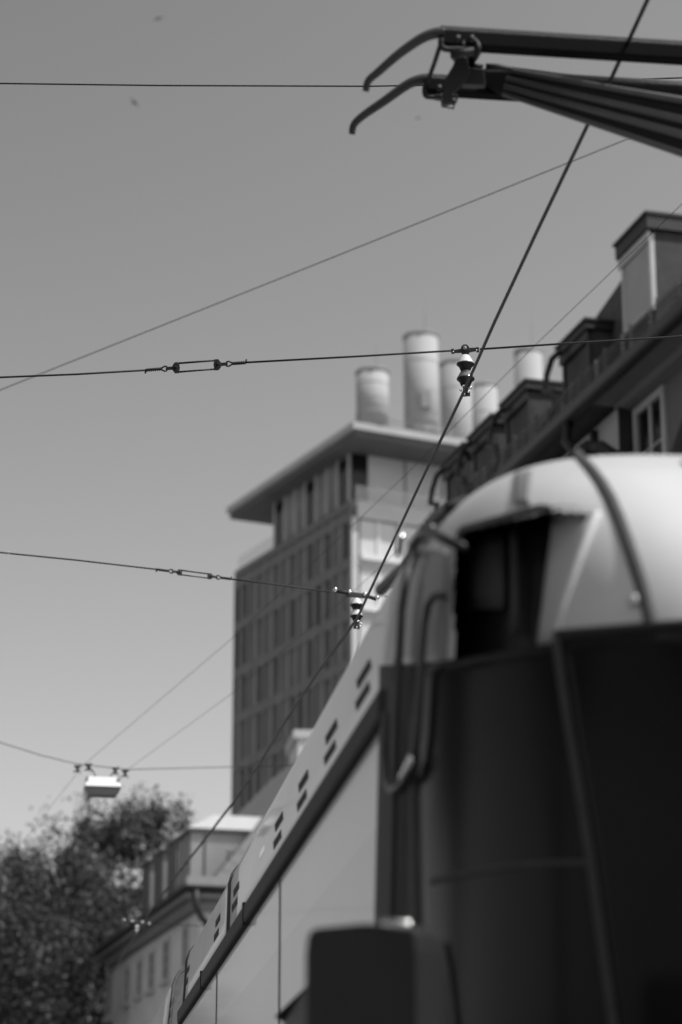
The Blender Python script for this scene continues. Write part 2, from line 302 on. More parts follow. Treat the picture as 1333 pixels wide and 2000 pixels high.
# dormers (own parts; windows as sub-parts)
def dormer(a, wd, z0, z1, bf, near=False):
    d = MB(); d.box(hp(a, bf, HE+1.0), e1*wd, e2*4.0, Z*(z1-HE-1.0)); do = d.build('dormer', M['slate'], house, gh)
    r = MB(); r.box(hp(a-.08, bf-.16, z1+.002), e1*(wd+.16), e2*4.4, Z*(.26 if near else .14)); r.box(hp(a-.11, bf-.2, z1+(.263 if near else .143)), e1*(wd+.22), e2*4.5, Z*.05)
    r.build('dormer_roof', M['gutter'], do, gh)
    s_ = MB(); s_.box(hp(a+.1, bf-.06, z0+.08), e1*(wd-.2), e2*.058, Z*(z1-z0-.14)); 
    so_ = s_.build('dormer_shutter', M['shutter'] if near else M['black'], do, gh)
    fr = MB(); fr.box(hp(a+.0, bf-.09, z0), e1*wd, e2*.088, Z*.08); fr.box(hp(a, bf-.09, z0+.08), e1*.1, e2*.088, Z*(z1-z0-.14)); fr.box(hp(a+wd-.1, bf-.09, z0+.08), e1*.1, e2*.088, Z*(z1-z0-.14)); fr.box(hp(a-.02, bf-.12, z1-.2), e1*(wd+.1), e2*.028, Z*.18)
    fr.build('dormer_frame', M['winframe'] if near else M['gutter'], do, gh)
    if near:
        sl_ = MB()
        for k in range(22): sl_.box(hp(a+.12, bf-.075, z0+.1+k*(z1-z0-.3)/22), e1*(wd-.24), e2*.014, Z*.02)
        sl_.build('shutter_slat', M['winframe'], do, gh)
    # curled drain pipe at the near lower corner
    dp = MB(); dp.tube([hp(a+wd-.25, bf-.22, z1-.02), hp(a+wd-.02, bf-.3, z1-.1), hp(a+wd+.06, bf-.38, z1-.4), hp(a+wd-.0, bf-.45, z1-.75), hp(a+wd-.3, bf-.4, z1-.85), hp(a+wd-.4, bf-.4, z1-1.2), hp(a+wd-.4, bf-.8, z1-1.9)], .06, 8)
    if not near: dp.build('drain_pipe', M['gutter'], do, gh)
dormer(1.0, 1.35, 16.0+CAMZ, 17.5+CAMZ, 1.68, True)
for a in (3.6, 6.9, 9.0, 10.85): dormer(a, 1.4, 15.5+CAMZ, 16.6+CAMZ, 1.5)
P0_ = hp(0, 1.9, 0); MB().prism([PL(x, y, P0_, e2) for x, y in ((1222, 535), (1200, 568), (1158, 628), (1128, 662), (1150, 705), (1236, 640), (1236, 560))], e2*2.2).build('roof_slope', M['tile'], roof, gh)
# lower gutter, pipes
g = MB(); gutter(g, hp(-.1, -.1, HE-.95), hp(4.6, -.1, HE-.95), .15); g.tube([hp(-.1, -.1, HE-.95), hp(-.35, 0, HE-.98), hp(-.42, .3, HE-1.2), hp(-.42, .5, HE-1.5), hp(-.42, .58, HE-2), hp(-.42, .58, 0)], .1, 10)
g.tube([hp(.9, -.05, HE-.1), hp(.9, -.12, HE-.5), hp(.6, -.1, HE-.8), hp(.3, .05, HE-.9)], .08, 8)
g.build('eave_gutter', M['gutter'], house, gh)
for a in (1.0, 2.6, 4.7, 7): MB().box(hp(a, .4, HE-3), e1*.14, e2*.098, Z*2.8).build('wall_post', M['gutter'], house, gh)
house_window(house, hp(0, 0, 0), .7, -1.5, HE-2.75, 1.3, 2.5, M['towerglass'], M['winframe'], gh)
for a in (-5.2, -8.7, -12.2): house_window(house, hp(0, 0, 0), .7, a, HE-2.75, 1.3, 2.5, M['towerglass'], M['winframe'], gh)

for fl in range(1, 4):
    for a in (-12.2, -8.7, -5.2, -1.7): house_window(house, hp(0, 0, 0), .7, a, HE-2.75-3.3*fl, 1.3, 1.9, M['towerglass'], M['winframe'], gh)
    for a in (2.9, 6.0, 9.1): house_window(house, hp(0, 0, 0), .5, a, HE-3.2-3.3*fl+.5, 1.3, 1.9, M['towerglass'], M['winframe'], gh)

# ---------------------------------------------------------------- far corner house, lower left
K3 = 1.3
N = WH(365, 1735, 9.1*K3); NE = N.z; nh = Vector((N.x, N.y, 0))
def np_(a, b_, z): return nh+e1*a+e2*b_+Z*z
far = thing('corner_house', 'pale plastered corner house with a row of sheet metal dormers below the tower', 'house', nh)
LF = 16.9
MB().box(np_(.55, .55, 0), e1*(LF-1.1), e2*11, Z*(NE-.1)).build('wall', M['plaster3'], far, nh)
s = MB(); s.box(np_(0, 0, NE-.28), e1*LF, e2*12, Z*.28); s.box(np_(.25, .25, NE-.62), e1*(LF-.5), e2*11.6, Z*.338); s.build('cornice', M['soffit'], far, nh)
g = MB(); g.tube([np_(LF, -.05, NE), np_(-.05, -.05, NE), np_(-.05, 12, NE)], .12, 8); g.build('gutter', M['gutter'], far, nh)
g = MB(); g.tube([np_(-.05, .3, NE-.05), np_(-.05, .3, NE-.5), np_(.0, .5, NE-.9), np_(.25, 1.1, NE-1.5), np_(.4, 1.3, NE-1.9), np_(.42, 1.32, NE-2.6), np_(.42, 1.32, 0)], .11, 8); g.build('downpipe', M['gutter'], far, nh)
rf = MB(); Rz = NE+6.4
rf.add([np_(.45, 1.0, NE+.43), np_(LF-.1, .5, NE+.23), np_(LF-.1, 11.9, NE+.23), np_(.45, 11.9, NE+.43), np_(3.5, 6, Rz), np_(LF-3.5, 6, Rz)], [(0, 1, 5, 4), (1, 2, 5), (2, 3, 4, 5), (3, 0, 4), (3, 2, 1, 0)])
roof3 = rf.build('roof', M['tile2'], far, nh)
g = MB()
for k in range(3): g.tube([np_(1.2, 1.6, NE+1.1+.16*k), np_(1.2, 11, NE+1.1+.16*k)], .025, 5)
for i in range(30): g.tube([np_(1.2, 1.6+i*.32, NE+.9), np_(1.2, 1.6+i*.32, NE+1.5)], .025, 5)
g.build('snow_guard', M['gutter'], roof3, nh)
g = MB()
for k in range(3): g.tube([np_(.3, .25, NE+.15+.14*k), np_(LF, .25, NE+.15+.14*k)], .016, 5)
g.build('eave_rail', M['gutter'], roof3, nh)
def dorm3(a, wd, zt, b0, dep, seams):
    d = MB(); d.box(np_(a, b0, NE+.2), e1*wd, e2*dep, Z*(zt-NE-.2)); do = d.build('dormer', M['zinc'], far, nh)
    s_ = MB()
    for q in seams: s_.box(np_(a+wd*q, b0-.04, NE+.2), e1*.06, e2*.038, Z*(zt-NE-.25))
    s_.box(np_(a-.03, b0+.45, NE+.5), -e1*.0+e1*.028, e2*.05, Z*(zt-NE-.6)); s_.box(np_(a-.03, b0+dep*.55, NE+.5), e1*.028, e2*.05, Z*(zt-NE-.6))
    s_.build('seam', M['gutter'], do, nh)
    r_ = MB(); r_.box(np_(a-.14, b0-.16, zt+.001), e1*(wd+.28), e2*(dep+.2), Z*.1); r_.build('dormer_fascia', M['frame'], do, nh)
    r_ = MB(); q = zt+.102
    r_.add([np_(a-.12, b0-.14, q), np_(a+wd+.12, b0-.14, q), np_(a+wd+.12, b0+dep, q), np_(a-.12, b0+dep, q), np_(a+min(.9, wd*.3), b0+min(.9, dep*.3), q+min(.85, wd*.3)), np_(a+wd-min(.9, wd*.3), b0+min(.9, dep*.3), q+min(.85, wd*.3)), np_(a+wd-.3, b0+dep, q+min(.85, wd*.3)), np_(a+min(.9, wd*.3), b0+dep, q+min(.85, wd*.3))],
           [(0, 1, 5, 4), (1, 2, 6, 5), (0, 4, 7, 3), (4, 5, 6, 7), (3, 7, 6, 2), (3, 2, 1, 0)])
    r_.build('dormer_roof', M['zincroof'], do, nh)
ZD = 11.06*K3+CAMZ
dorm3(1.9, 2.0, ZD-.35, .5, 3.3, (.1, .5, .9))
for a in (4.9, 7.3, 9.7): dorm3(a, 1.5, ZD-.15, .65, 1.5, (.05, .35, .65, .93))
W0 = np_(0, .55, 0)
def h3a(px, py): q = PL(px, py, W0, e2); return (q-nh).dot(e1), q.z
for (x0, x1, yt, yb) in ((360, 371, 1800, 1890), (322, 334, 1828, 1914), (294, 305, 1852, 1932), (271, 281, 1868, 1944), (247, 257, 1884, 1958), (212, 222, 1900, 1984)):
    an, zt_ = h3a(x1, yt); af, _ = h3a(x0, yt); _, zb_ = h3a(x1, yb)
    house_window(far, np_(0, 0, 0), .55, an, zb_, max(.9, af-an), zt_-zb_, M['towerglass'], M['winframe'], nh)
    house_window(far, np_(0, 0, 0), .55, an, zb_-3.3, max(.9, af-an), zt_-zb_, M['towerglass'], M['winframe'], nh)
MB().box(np_(.2, .3, NE-2.0), -e1*-.0+e1*.34, e2*.24, Z*.0+Z*.01).build('string_course', M['soffit'], far, nh) if 0 else None
s = MB(); s.box(np_(.02, .02, NE+.001), e1*.5, e2*11.9, Z*.42); s.box(np_(.53, .02, NE+.001), e1*(LF-.6), e2*.25, Z*.2); s.build('eave_fascia', M['zinc'], far, nh)

# ---------------------------------------------------------------- trees
def tree(px, ytop, d, spread, h_crown, nclump, label, seed, leaf=.16, group='trees beyond the corner house', perclump=115):
    r0 = np.random.default_rng(seed); top = WD(px, ytop, d); base = Vector((top.x, top.y, 0)); H = top.z
    t = thing('broadleaf_tree', label, 'tree', base, group)
    tr = MB(); cz = H-h_crown*.5
    tr.tube([base, base+Vector((.1, 0, H*.2)), base+Vector((-.15, .1, H*.42)), base+Vector((.1, 0, H*.75))], [.42, .32, .25, .08], 10)
    for i in range(16):
        a = r0.uniform(0, 2*math.pi); z0 = H*r0.uniform(.25, .6); L = spread*r0.uniform(.5, .9)
        p0 = base+Z*z0; p2 = p0+Vector((math.cos(a)*L, math.sin(a)*L, r0.uniform(.15, .4)*h_crown)); p1 = (p0+p2)/2+Z*r0.uniform(-.3, .5)
        tr.tube([p0, p1, p2], [.14, .08, .03], 6)
    tr.build('trunk', M['bark'], t, base)
    # clump centres through an uneven crown
    C = []
    while len(C) < nclump:
        v = r0.normal(size=3); v /= np.linalg.norm(v); rad = r0.uniform(.35, 1)**.45
        nzv = noise.noise(Vector((v[0]*2.2+seed, v[1]*2.2, v[2]*2.2))); rad *= 1+.6*nzv
        p = np.array([v[0]*spread*rad, v[1]*spread*rad, cz+v[2]*h_crown*.5*rad])
        if p[2] < 1.5: continue
        C.append(p)
    C = np.array(C); n = nclump*perclump
    cen = np.repeat(C, perclump, 0); sz = np.repeat(r0.uniform(.35, .95, nclump), perclump)
    P = cen+r0.normal(size=(n, 3))*sz[:, None]*np.array([.5, .5, .62])
    a = r0.normal(size=(n, 3)); a /= np.linalg.norm(a, axis=1)[:, None]; bvec = np.cross(a, r0.normal(size=(n, 3))); bvec /= np.linalg.norm(bvec, axis=1)[:, None]
    s = (leaf*r0.uniform(.55, 1.25, n))[:, None]
    V = np.stack([P-a*s*.75, P+bvec*s*.38, P+a*s*.75, P-bvec*s*.38], 1).reshape(-1, 3)
    V += np.array([base.x, base.y, 0])-np.array(base)
    me = bpy.data.meshes.new('crown'); me.vertices.add(4*n); me.vertices.foreach_set('co', V.astype(np.float32).ravel())
    me.loops.add(4*n); me.loops.foreach_set('vertex_index', np.arange(4*n, dtype=np.int32)); me.polygons.add(n)
    me.polygons.foreach_set('loop_start', np.arange(0, 4*n, 4, dtype=np.int32)); me.polygons.foreach_set('loop_total', np.full(n, 4, dtype=np.int32))
    me.update(); at = me.attributes.new('tint', 'FLOAT', 'FACE'); ct = np.repeat(r0.uniform(.1, .8, nclump), perclump)
    at.data.foreach_set('value', np.clip(ct+r0.normal(size=n)*.22, 0, 1).astype(np.float32))
    me.materials.append(M['leaf']); o = bpy.data.objects.new('crown', me); col.objects.link(o); o.parent = t
tree(262, 1568, 112, 4.1, 10.5, 300, 'tall broadleaf tree whose crown rises highest, just left of the metal dormers', 3)
tree(95, 1652, 104, 4.2, 9.5, 280, 'broad leafy tree below the hanging street lamp near the left edge', 5)
tree(-30, 1725, 92, 3.6, 9.5, 230, 'broadleaf tree cut by the left edge of the picture', 8)
tree(105, 1775, 100, 3.4, 8, 260, 'dark lower tree in front, beside the end of the corner house', 11)

def copy_tree(src, x, y, rz, k):  # unseen trees, added to darken glass reflections and the tram side
    c = src.copy(); col.objects.link(c); c.location = (x, y, 0); c.rotation_euler = (0, 0, rz); c.scale = (k, k, k); c['label'] = 'added leafy tree out of view, darkening the tram glass'; c['group'] = 'added trees out of view'
    for ch in src.children: d_ = ch.copy(); col.objects.link(d_); d_.parent = c
src_tree = bpy.data.objects['broadleaf_tree.002']
for x, y, rz, k in ((-8, -2, 1, .95), (-10, 7, 2, .9), (-6, -10, 3, 1), (1, -13, 4, 1), (8, -14, 5, .95), (-12, 17, 6, .9)): copy_tree(src_tree, x, y, rz, k)

# ---------------------------------------------------------------- tram
U0, UC, WH_ = .91, 2.06, 1.15                       # side plane, centre line, half width
def TP(u, s, h): return rr_*u+tt*s+Z*(h+CAMZ)
SC_, DD, HB, HT, EA, EB = 6.0, 1.5, .5, 1.487, 7.0, 2.2
tb = TP(UC, 8, -CAMZ)
tram = thing('tram', 'white tram with dark cab glazing and roof louvres standing close by on the right', 'tram', tb)
def inside(P, off_=0.0):
    q = P-Vector((0, 0, CAMZ)); u = abs(q.dot(rr_)-UC)/(WH_+off_); s = q.dot(tt); h = max(0, (q.z-HB)/(HT+off_)); ds = max(0, (SC_-s)/(DD+off_))
    return (u**EA+h**EA)**(EB/EA)+ds**EB-1
def hit(px, py, off_=0.0):
    r = ray(px, py); d = 3.2; st = .02; best = (9e9, None)
    o_ = Vector((0, 0, CAMZ))
    while d < 8:
        v_ = inside(o_+r*d, off_)
        if v_ < best[0]: best = (v_, d)
        if v_ < 0:
            lo, hi = d-st, d
            for _ in range(18):
                m_ = (lo+hi)/2
                if inside(o_+r*m_, off_) < 0: hi = m_
                else: lo = m_
            return o_+r*hi
        d += st
    return o_+r*best[1]
def lerp_poly(pts, y):                              # x at y on a polyline listed by rising y
    for (x0, y0), (x1, y1) in zip(pts, pts[1:]):
        if y <= y1: return x0+(x1-x0)*(y-y0)/(y1-y0)
    return pts[-1][0]
def patch(name, left, right, y0f, y1f, m, off_, nx=14, ny=26, parent=None, solid=.012):
    """surface piece on the cab between two traced edges; y0f/y1f: top and bottom as functions of u in 0..1"""
    rows = []
    for j in range(ny+1):
        row = []
        for i in range(nx+1):
            u = i/nx; y = y0f(u)+(y1f(u)-y0f(u))*j/ny
            x = lerp_poly(left, y)*(1-u)+lerp_poly(right, y)*u
            P_ = hit(x, y, off_); row.append(P_ if P_ else (row[-1] if row else rows[-1][0]))
        rows.append(row)
    return MB().grid(rows).build(name, m, parent or tram, tb, solid=solid)
def surf_tube(name, pts, r, m, off_=0.0, parent=None, sub=8):
    P_ = []
    for (p, q) in zip(pts, pts[1:]):
        for k in range(sub): P_.append(hit(p[0]+(q[0]-p[0])*k/sub, p[1]+(q[1]-p[1])*k/sub, off_))
    P_.append(hit(*pts[-1], off_)); P_ = [x for x in P_ if x is not None]
    return MB().tube(P_, r, 10).build(name, m, parent or tram, tb)
# shell: upper superellipsoid quarter + skirt, with an opening for the corner display
HOLE = [(893, 1040), (1078, 997), (1160, 1004), (1125, 1107), (1094, 1221), (1090, 1262), (1000, 1284), (890, 1290), (885, 1160)]
def inpoly(x, y, P_):
    c = False
    for (x0, y0), (x1, y1) in zip(P_, P_[1:]+P_[:1]):
        if (y0 > y) != (y1 > y) and x < (x1-x0)*(y-y0)/(y1-y0)+x0: c = not c
    return c
def proj(P_):
    x, y, z = P_[0], P_[1], P_[2]-CAMZ; d = y*CC+z*SS; return CX+F*x/d, CY-F*(z*CC-y*SS)/d
NA, NE_ = 150, 150; vs = []; 
for i in range(NE_+1):
    eta = (i/NE_)*math.pi/2; ds = DD*max(0, math.cos(eta))**(2/EB); ro = math.sin(eta)**(2/EB)
    for j in range(NA+1):
        al = math.pi*j/NA; ca, sa = math.cos(al), max(0, math.sin(al))
        du = -WH_*math.copysign(abs(ca)**(2/EA), ca)*ro; dh = HT*sa**(2/EA)*ro
        vs.append(TP(UC+du, SC_-ds, HB+dh))
fs = []
for i in range(NE_):
    for j in range(NA):
        f = (i*(NA+1)+j, i*(NA+1)+j+1, (i+1)*(NA+1)+j+1, (i+1)*(NA+1)+j)
        c = sum((vs[k] for k in f), Vector())/4; x, y = proj(c)
        if (c-Vector((0, 0, CAMZ))).dot(rr_) < UC-.2 and inpoly(x, y, HOLE): continue
        fs.append(f)
sh = MB(); sh.add(vs, fs, True)
rows = []
for h in np.linspace(HB, -1.25, 12):
    row = []
    for i in range(NE_+1):
        eta = (i/NE_)*math.pi/2; row.append(TP(UC-WH_*math.sin(eta)**(2/EB), SC_-DD*max(0, math.cos(eta))**(2/EB), h))
    row = row[::-1]+[TP(UC+WH_*math.sin(i/NE_*math.pi/2)**(2/EB), SC_-DD*max(0, math.cos(i/NE_*math.pi/2))**(2/EB), h) for i in range(1, NE_+1)]
    rows.append(row)
sh.grid(rows)
sh.build('cab_shell', M['paint'], tram, tb)
# recessed corner display: dark panel set back, lit slanted reveal on its right
def mix(a, b, t): return a+(b-a)*t
inner = -.09
rows = []
for j in range(13):
    y = 985+(1300-985)*j/12; rows.append([hit(x, y, inner) for x in np.linspace(870, 1085+(1050-1085)*max(0, (j-1))/12, 10)])
disp = MB().grid(rows).build('corner_display', M['black'], tram, tb, solid=.02)
outer_r = [(1165, 1000), (1150, 1040), (1127, 1107), (1108, 1165), (1094, 1221), (1088, 1262)]
inner_r = [(1083, 996), (1078, 1050), (1070, 1110), (1062, 1180), (1055, 1230), (1051, 1268)]
rows = []
for (p, q) in zip(outer_r, inner_r):
    A, B = hit(*p, .0), hit(*q, inner*.75); rows.append([mix(A, B, k/6) for k in range(7)])
MB().grid(rows).build('reveal', M['paint'], tram, tb, solid=.008)
rows = [[mix(hit(x, yo, .0), hit(x-3, yo+16, inner), k/4) for k in range(5)] for (x, yo) in [(885, 1040), (960, 1018), (1040, 998), (1083, 990)]]
MB().grid(rows).build('reveal', M['frame'], tram, tb, solid=.008)
rows = [[mix(hit(x, yo, .0), hit(x-3, yo+16, inner), k/4) for k in range(5)] for (x, yo) in [(1083, 990), (1120, 990), (1165, 995)]]
MB().grid(rows).build('reveal', M['paint'], tram, tb, solid=.008)
surf_tube('display_rim', [(893, 1060), (905, 1034), (985, 1012), (1055, 993), (1080, 996)], .011, M['frame'], .0)
surf_tube('display_rim', [(1167, 1003), (1150, 1045), (1127, 1107), (1108, 1165), (1094, 1221), (1086, 1258)], .010, M['paint'], .002)
p = MB()
for (x0, x1, y0, y1) in ((915, 985, 1045, 1190), (1000, 1012, 1030, 1240)):
    p.grid([[hit(x, y, inner+.03) for x in np.linspace(x0, x1, 4)] for y in np.linspace(y0, y1, 6)])
p.build('reflection_panel', M['rubber'], disp, tb, solid=.01)  # wide grey sheet paints in the dim reflection on the display
# glazing
patch('windscreen', [(1089, 1240), (1100, 1300), (1120, 1440), (1160, 1680), (1203, 2000), (1270, 2400)], [(2700, 1240), (2700, 2400)], lambda u: 1247-30*min(1, u*6), lambda u: 2400, M['glass'], .012, 60, 30)
patch('cab_side_glass', [(815, 1180), (812, 1300), (822, 1600), (838, 2000), (850, 2400)], [(1089, 1240), (1100, 1300), (1120, 1440), (1160, 1680), (1203, 2000), (1270, 2400)], lambda u: 1300-45*u, lambda u: 2400, M['glass'], .010, 30, 40)
surf_tube('windscreen_pillar', [(1091, 1246), (1104, 1340), (1120, 1440), (1140, 1560), (1160, 1685), (1203, 2000), (1250, 2300)], .016, M['rubber'], .008)
surf_tube('windscreen_seal', [(1089, 1243), (1150, 1238), (1250, 1230), (1333, 1224), (1500, 1212), (1800, 1200), (2200, 1190), (2600, 1200)], .016, M['black'], .006)
surf_tube('side_glass_rail', [(845, 1722), (900, 1710), (1004, 1692), (1090, 1687), (1162, 1686)], .009, M['rubber'], .012)
surf_tube('dome_seam', [(1118, 885), (1132, 896), (1156, 922), (1176, 948), (1194, 979), (1212, 1020), (1227, 1060), (1256, 1145), (1270, 1200), (1275, 1226)], .017, M['rubber'], -.006)
patch('dome_patch', [(1008, 918), (1004, 985)], [(1040, 914), (1034, 983)], lambda u: 922-4*u, lambda u: 984, M['greypaint'], .004, 4, 8, solid=.006)  # thin grey patch following the dome surface
MB().lathe([(.016, 0), (.014, .008), (.006, .012)], hit(1241, 1173, 0), -tt, 12).build('rivet', M['chrome'], tram, tb)
surf_tube('panel_joint', [(1333, 905), (1420, 990), (1490, 1100), (1530, 1212)], .006, M['rubber'], -.001)
# corner pillar pieces between the side wall and the cab glass
patch('door_pillar', [(745, 1290), (745, 1420), (736, 1790), (728, 2400)], [(800, 1200), (812, 1300), (822, 1600), (838, 2000), (850, 2400)], lambda u: 1300+0*u, lambda u: 2400, M['rubber'], .006, 8, 30)
patch('cab_side_panel', [(800, 1060), (792, 1116), (783, 1192), (778, 1310)], [(880, 1072), (884, 1130), (876, 1200), (868, 1310)], lambda u: 1062+12*u, lambda u: 1300, M['greypaint'], .004, 8, 14)
surf_tube('corner_rail', [(845, 1032), (822, 1044), (806, 1066), (797, 1110), (785, 1192), (780, 1287), (774, 1400), (770, 1560), (765, 1790), (762, 2100)], .011, M['frame'], .03)
surf_tube('corner_rail', [(806, 1400), (808, 1560), (812, 1790), (820, 2100)], .009, M['frame'], .012)
surf_tube('door_frame_rail', [(862, 1850), (872, 1900), (884, 2000), (895, 2200)], .022, M['frame'], .016)
# grab handle loop
hd = [(884, 1172), (868, 1172), (855, 1190), (848, 1230), (843, 1290), (838, 1370), (834, 1440), (828, 1490), (815, 1525), (795, 1546), (783, 1550), (774, 1530), (770, 1480), (771, 1400)]
MB().tube([hit(x, y, .0)+(-rr_*.6-tt*.8)*.05 for x, y in hd], .0105, 12).build('grab_handle', M['frame'], tram, tb)
MB().tube([hit(x, y, .0)+(-rr_*.6-tt*.8)*.062 for x, y in [(829, 1488), (822, 1510), (812, 1528)]], .013, 12).build('handle_highlight', M['chrome'], tram, tb)  # bright piece painting the highlight on the handle's lower curve
MB().tube([hit(x, y, .0)+(-rr_*.6-tt*.8)*.055 for x, y in [(804, 1058), (801, 1072), (799, 1088)]], .010, 12).build('rail_highlight', M['chrome'], tram, tb)  # bright piece standing in for the soft highlight on the corner rail
MB().tube([WD(828, 1033, 5.9), WD(862, 1050, 5.75), WD(905, 1070, 5.55)], .012, 10).build('mirror_bracket', M['black'], tram, tb)
# near mirror
mir = MB(); c0 = WD(594, 1813, 4.75); cx = WD(812, 1803, 4.55)-c0; cdn = Vector((0, 0, -.42)); nrm = cx.cross(cdn).normalized()
mir.prism([c0+cx*.0+cdn*.12, c0+cx*.02+cdn*.03, c0+cx*.07, c0+cx*.5-cdn*.012, c0+cx*.93, c0+cx*.985+cdn*.03, c0+cx+cdn*.12, c0+cx*1.0+cdn, c0+cdn], nrm*(.09 if nrm.y > 0 else -.09))
mo = mir.build('mirror', M['black'], tram, tb, bevel=.012)
MB().tube([c0+cx*.68-Z*-.004, c0+cx*.8, c0+cx*.95-Z*.004], .009, 10).build('mirror_highlight', M['chrome'], mo, tb)  # bright tube laid along the top edge as the mirror housing's highlight
MB().tube([c0+cx*.7+cdn*.6+Vector((0, .08, 0)), hit(790, 2060, .0)], .02, 10).build('mirror_arm', M['rubber'], mo, tb)
# body behind the cab
S1 = 14.3
def section(s, h_low=-1.25):
    pr = [(U0, h_low), (U0, 1.40)]; return pr
def bodybox(name, s0, s1, u, h0, h1, m, parent=tram, th=.03):
    return MB().box(TP(u, s0, h0), rr_*th, tt*(s1-s0), Z*(h1-h0)).build(name, m, parent, tb)
s_end0 = SC_+.0
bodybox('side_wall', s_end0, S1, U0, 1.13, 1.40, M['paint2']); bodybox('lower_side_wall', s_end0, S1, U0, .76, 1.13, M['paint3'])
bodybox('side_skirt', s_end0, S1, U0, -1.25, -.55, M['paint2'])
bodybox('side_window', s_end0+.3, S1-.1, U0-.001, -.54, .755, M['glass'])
def fair_u(h): return .915+.055*(h-1.44)/.38
prof = [(fair_u(1.44), 1.44), (fair_u(1.6), 1.6), (fair_u(1.78), 1.78), (.985, 1.84), (1.02, 1.89), (1.09, 1.93), (1.22, 1.96), (1.5, 1.98), (2.06, 1.99)]
def fairing(name, s0, s1, m, sl_=0.0, parent=tram, sla=None):
    rows = []; sla = sl_ if sla is None else sla
    for k in range(13):
        q = k/12; rows.append([TP(u, s0+(s1-s0)*q+(sla+(sl_-sla)*q)*min(.6, h-1.4), h) for u, h in prof])
    for rw in (rows[0], rows[-1]): CAPS.append(rw)
    b_ = MB().grid(rows); rows = []
    for k in range(2): rows.append([TP(2*UC-u, s0+(s1-s0)*k, h) for u, h in prof])
    b_.grid(rows); o_ = b_.build(name, m, parent, tb, solid=.01)
    for rw in CAPS[-2:]: MB().prism(rw+[TP(UC, (rw[-1]-Vector((0, 0, CAMZ))).dot(tt), 1.2), TP(.93, (rw[0]-Vector((0, 0, CAMZ))).dot(tt), 1.2)], tt*.02).build('end_cap', M['rubber'], o_, tb)
    for rw in CAPS[-2:]: MB().tube([p_-rr_*.004 for p_ in rw], .013, 8).build('rim_seal', M['rubber'], o_, tb)
    return o_
CAPS = []
fairing('roof_fairing', SC_-.05, 10.95, M['paint'], 1.6, sla=0); fairing('roof_fairing', 10.97, S1-.3, M['paint'], 1.6)
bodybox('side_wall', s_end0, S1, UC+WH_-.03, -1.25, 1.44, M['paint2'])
g = MB(); g.box(TP(.885, SC_+.1, 1.375), rr_*.06, tt*(S1-SC_-.1), Z*.085); g.build('roof_gutter', M['rubber'], tram, tb, bevel=.015)
def fair_px(px, py):
    r = ray(px, py); d = 0
    k = .055/.38
    # plane u = .915 + k (h-1.44)
    d = (.915-k*1.44)/(r.dot(rr_)-k*r.z); return r*d
for (x, y) in [(714, 1335), (650, 1447), (595, 1542), (547, 1620), (463, 1750), (427, 1810), (368, 1905)]:
    q = fair_px(x, y); s = q.dot(tt); h = q.z
    for hh, so2 in ((h+.035, .03), (h-.045, -.03)):
        v = MB(); L = .30; hw = .022
        for sgn in (1,):
            pts = [(s-L/2+so2-.03, hh-hw), (s+L/2+so2-.05, hh-hw), (s+L/2+so2+.03, hh+hw), (s-L/2+so2+.05, hh+hw)]
            v.prism([TP(fair_u(b_)-.007, a_, b_) for a_, b_ in pts], rr_*.004)
        v.build('roof_louvre', M['cavity'], tram, tb)
q = fair_px(516, 1662); MB().prism([TP(fair_u(b_)-.006, q.dot(tt)+a_, b_) for a_, b_ in ((-.12, q.z-.02), (.1, q.z-.02), (.14, q.z+.02), (-.06, q.z+.02))], rr_*.004).build('roof_catch', M['chrome'], tram, tb)
def sidept(px, py): r = ray(px, py); return r*(U0/r.dot(rr_))
g = MB()
for px, py in ((424, 1950), (548, 1750)):
    s = sidept(px, py).dot(tt); g.box(TP(U0-.004, s, .76), rr_*.003, tt*.010, Z*.61)
g.box(TP(.902, 9.6, 1.37), rr_*.002, tt*.05, Z*.1)
g.build('panel_seam', M['rubber'], tram, tb)
g = MB()
for s in (6.9+3.1, 12.4): g.box(TP(.881, s, 1.372), rr_*.07, tt*.03, Z*.092)
g.build('gutter_joint', M['rubber'], tram, tb)
# wing of the door below right (dark wedge at the mirror)
q0 = sidept(545, 1985); MB().prism([WD(540, 1983, 6.4), WD(600, 1925, 6.1), WD(640, 1925, 6.0), WD(640, 2100, 6.0), WD(556, 2100, 6.4), WD(558, 1993, 6.4)], tt*.05).build('step_mirror', M['black'], tram, tb)
# articulation and next section
b_ = MB()
for k in range(11):
    s0 = S1-.1+k*.1; rows = []
    pr = [(.96, -1.2), (.96, 1.35), (1.0, 1.65), (1.1, 1.8), (1.5, 1.86), (2.06, 1.87), (2.62, 1.86), (3.02, 1.8), (3.12, 1.65), (3.16, 1.35), (3.16, -1.2)]
    for q, dd in ((0, .04), (.05, 0), (.1, .04)): rows.append([TP(UC+(u-UC)*(1-dd), s0+q, h*(1-dd*.3)) for u, h in pr])
    b_.grid(rows, False)
b_.build('bellows', M['rubber'], tram, tb, solid=.006)
S2, S3 = 15.5, 26
fairing('roof_fairing', S2, S3, M['paint'], 1.2)
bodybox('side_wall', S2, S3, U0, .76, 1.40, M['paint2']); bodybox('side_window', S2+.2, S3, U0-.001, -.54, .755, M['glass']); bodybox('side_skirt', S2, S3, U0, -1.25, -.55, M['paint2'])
g = MB(); g.box(TP(.885, S2, 1.375), rr_*.06, tt*(S3-S2), Z*.085); g.build('roof_gutter', M['rubber'], tram, tb, bevel=.015)
for s in (15.7, 17.6, 19.4):
    for hh, so2 in ((1.66, .03), (1.58, -.03)):
        pts = [(s-.18+so2, hh-.022), (s+.1+so2, hh-.022), (s+.18+so2, hh+.022), (s-.1+so2, hh+.022)]
        MB().prism([TP(fair_u(b2)-.007, a_, b2) for a_, b2 in pts], rr_*.004).build('roof_louvre', M['black'], tram, tb)
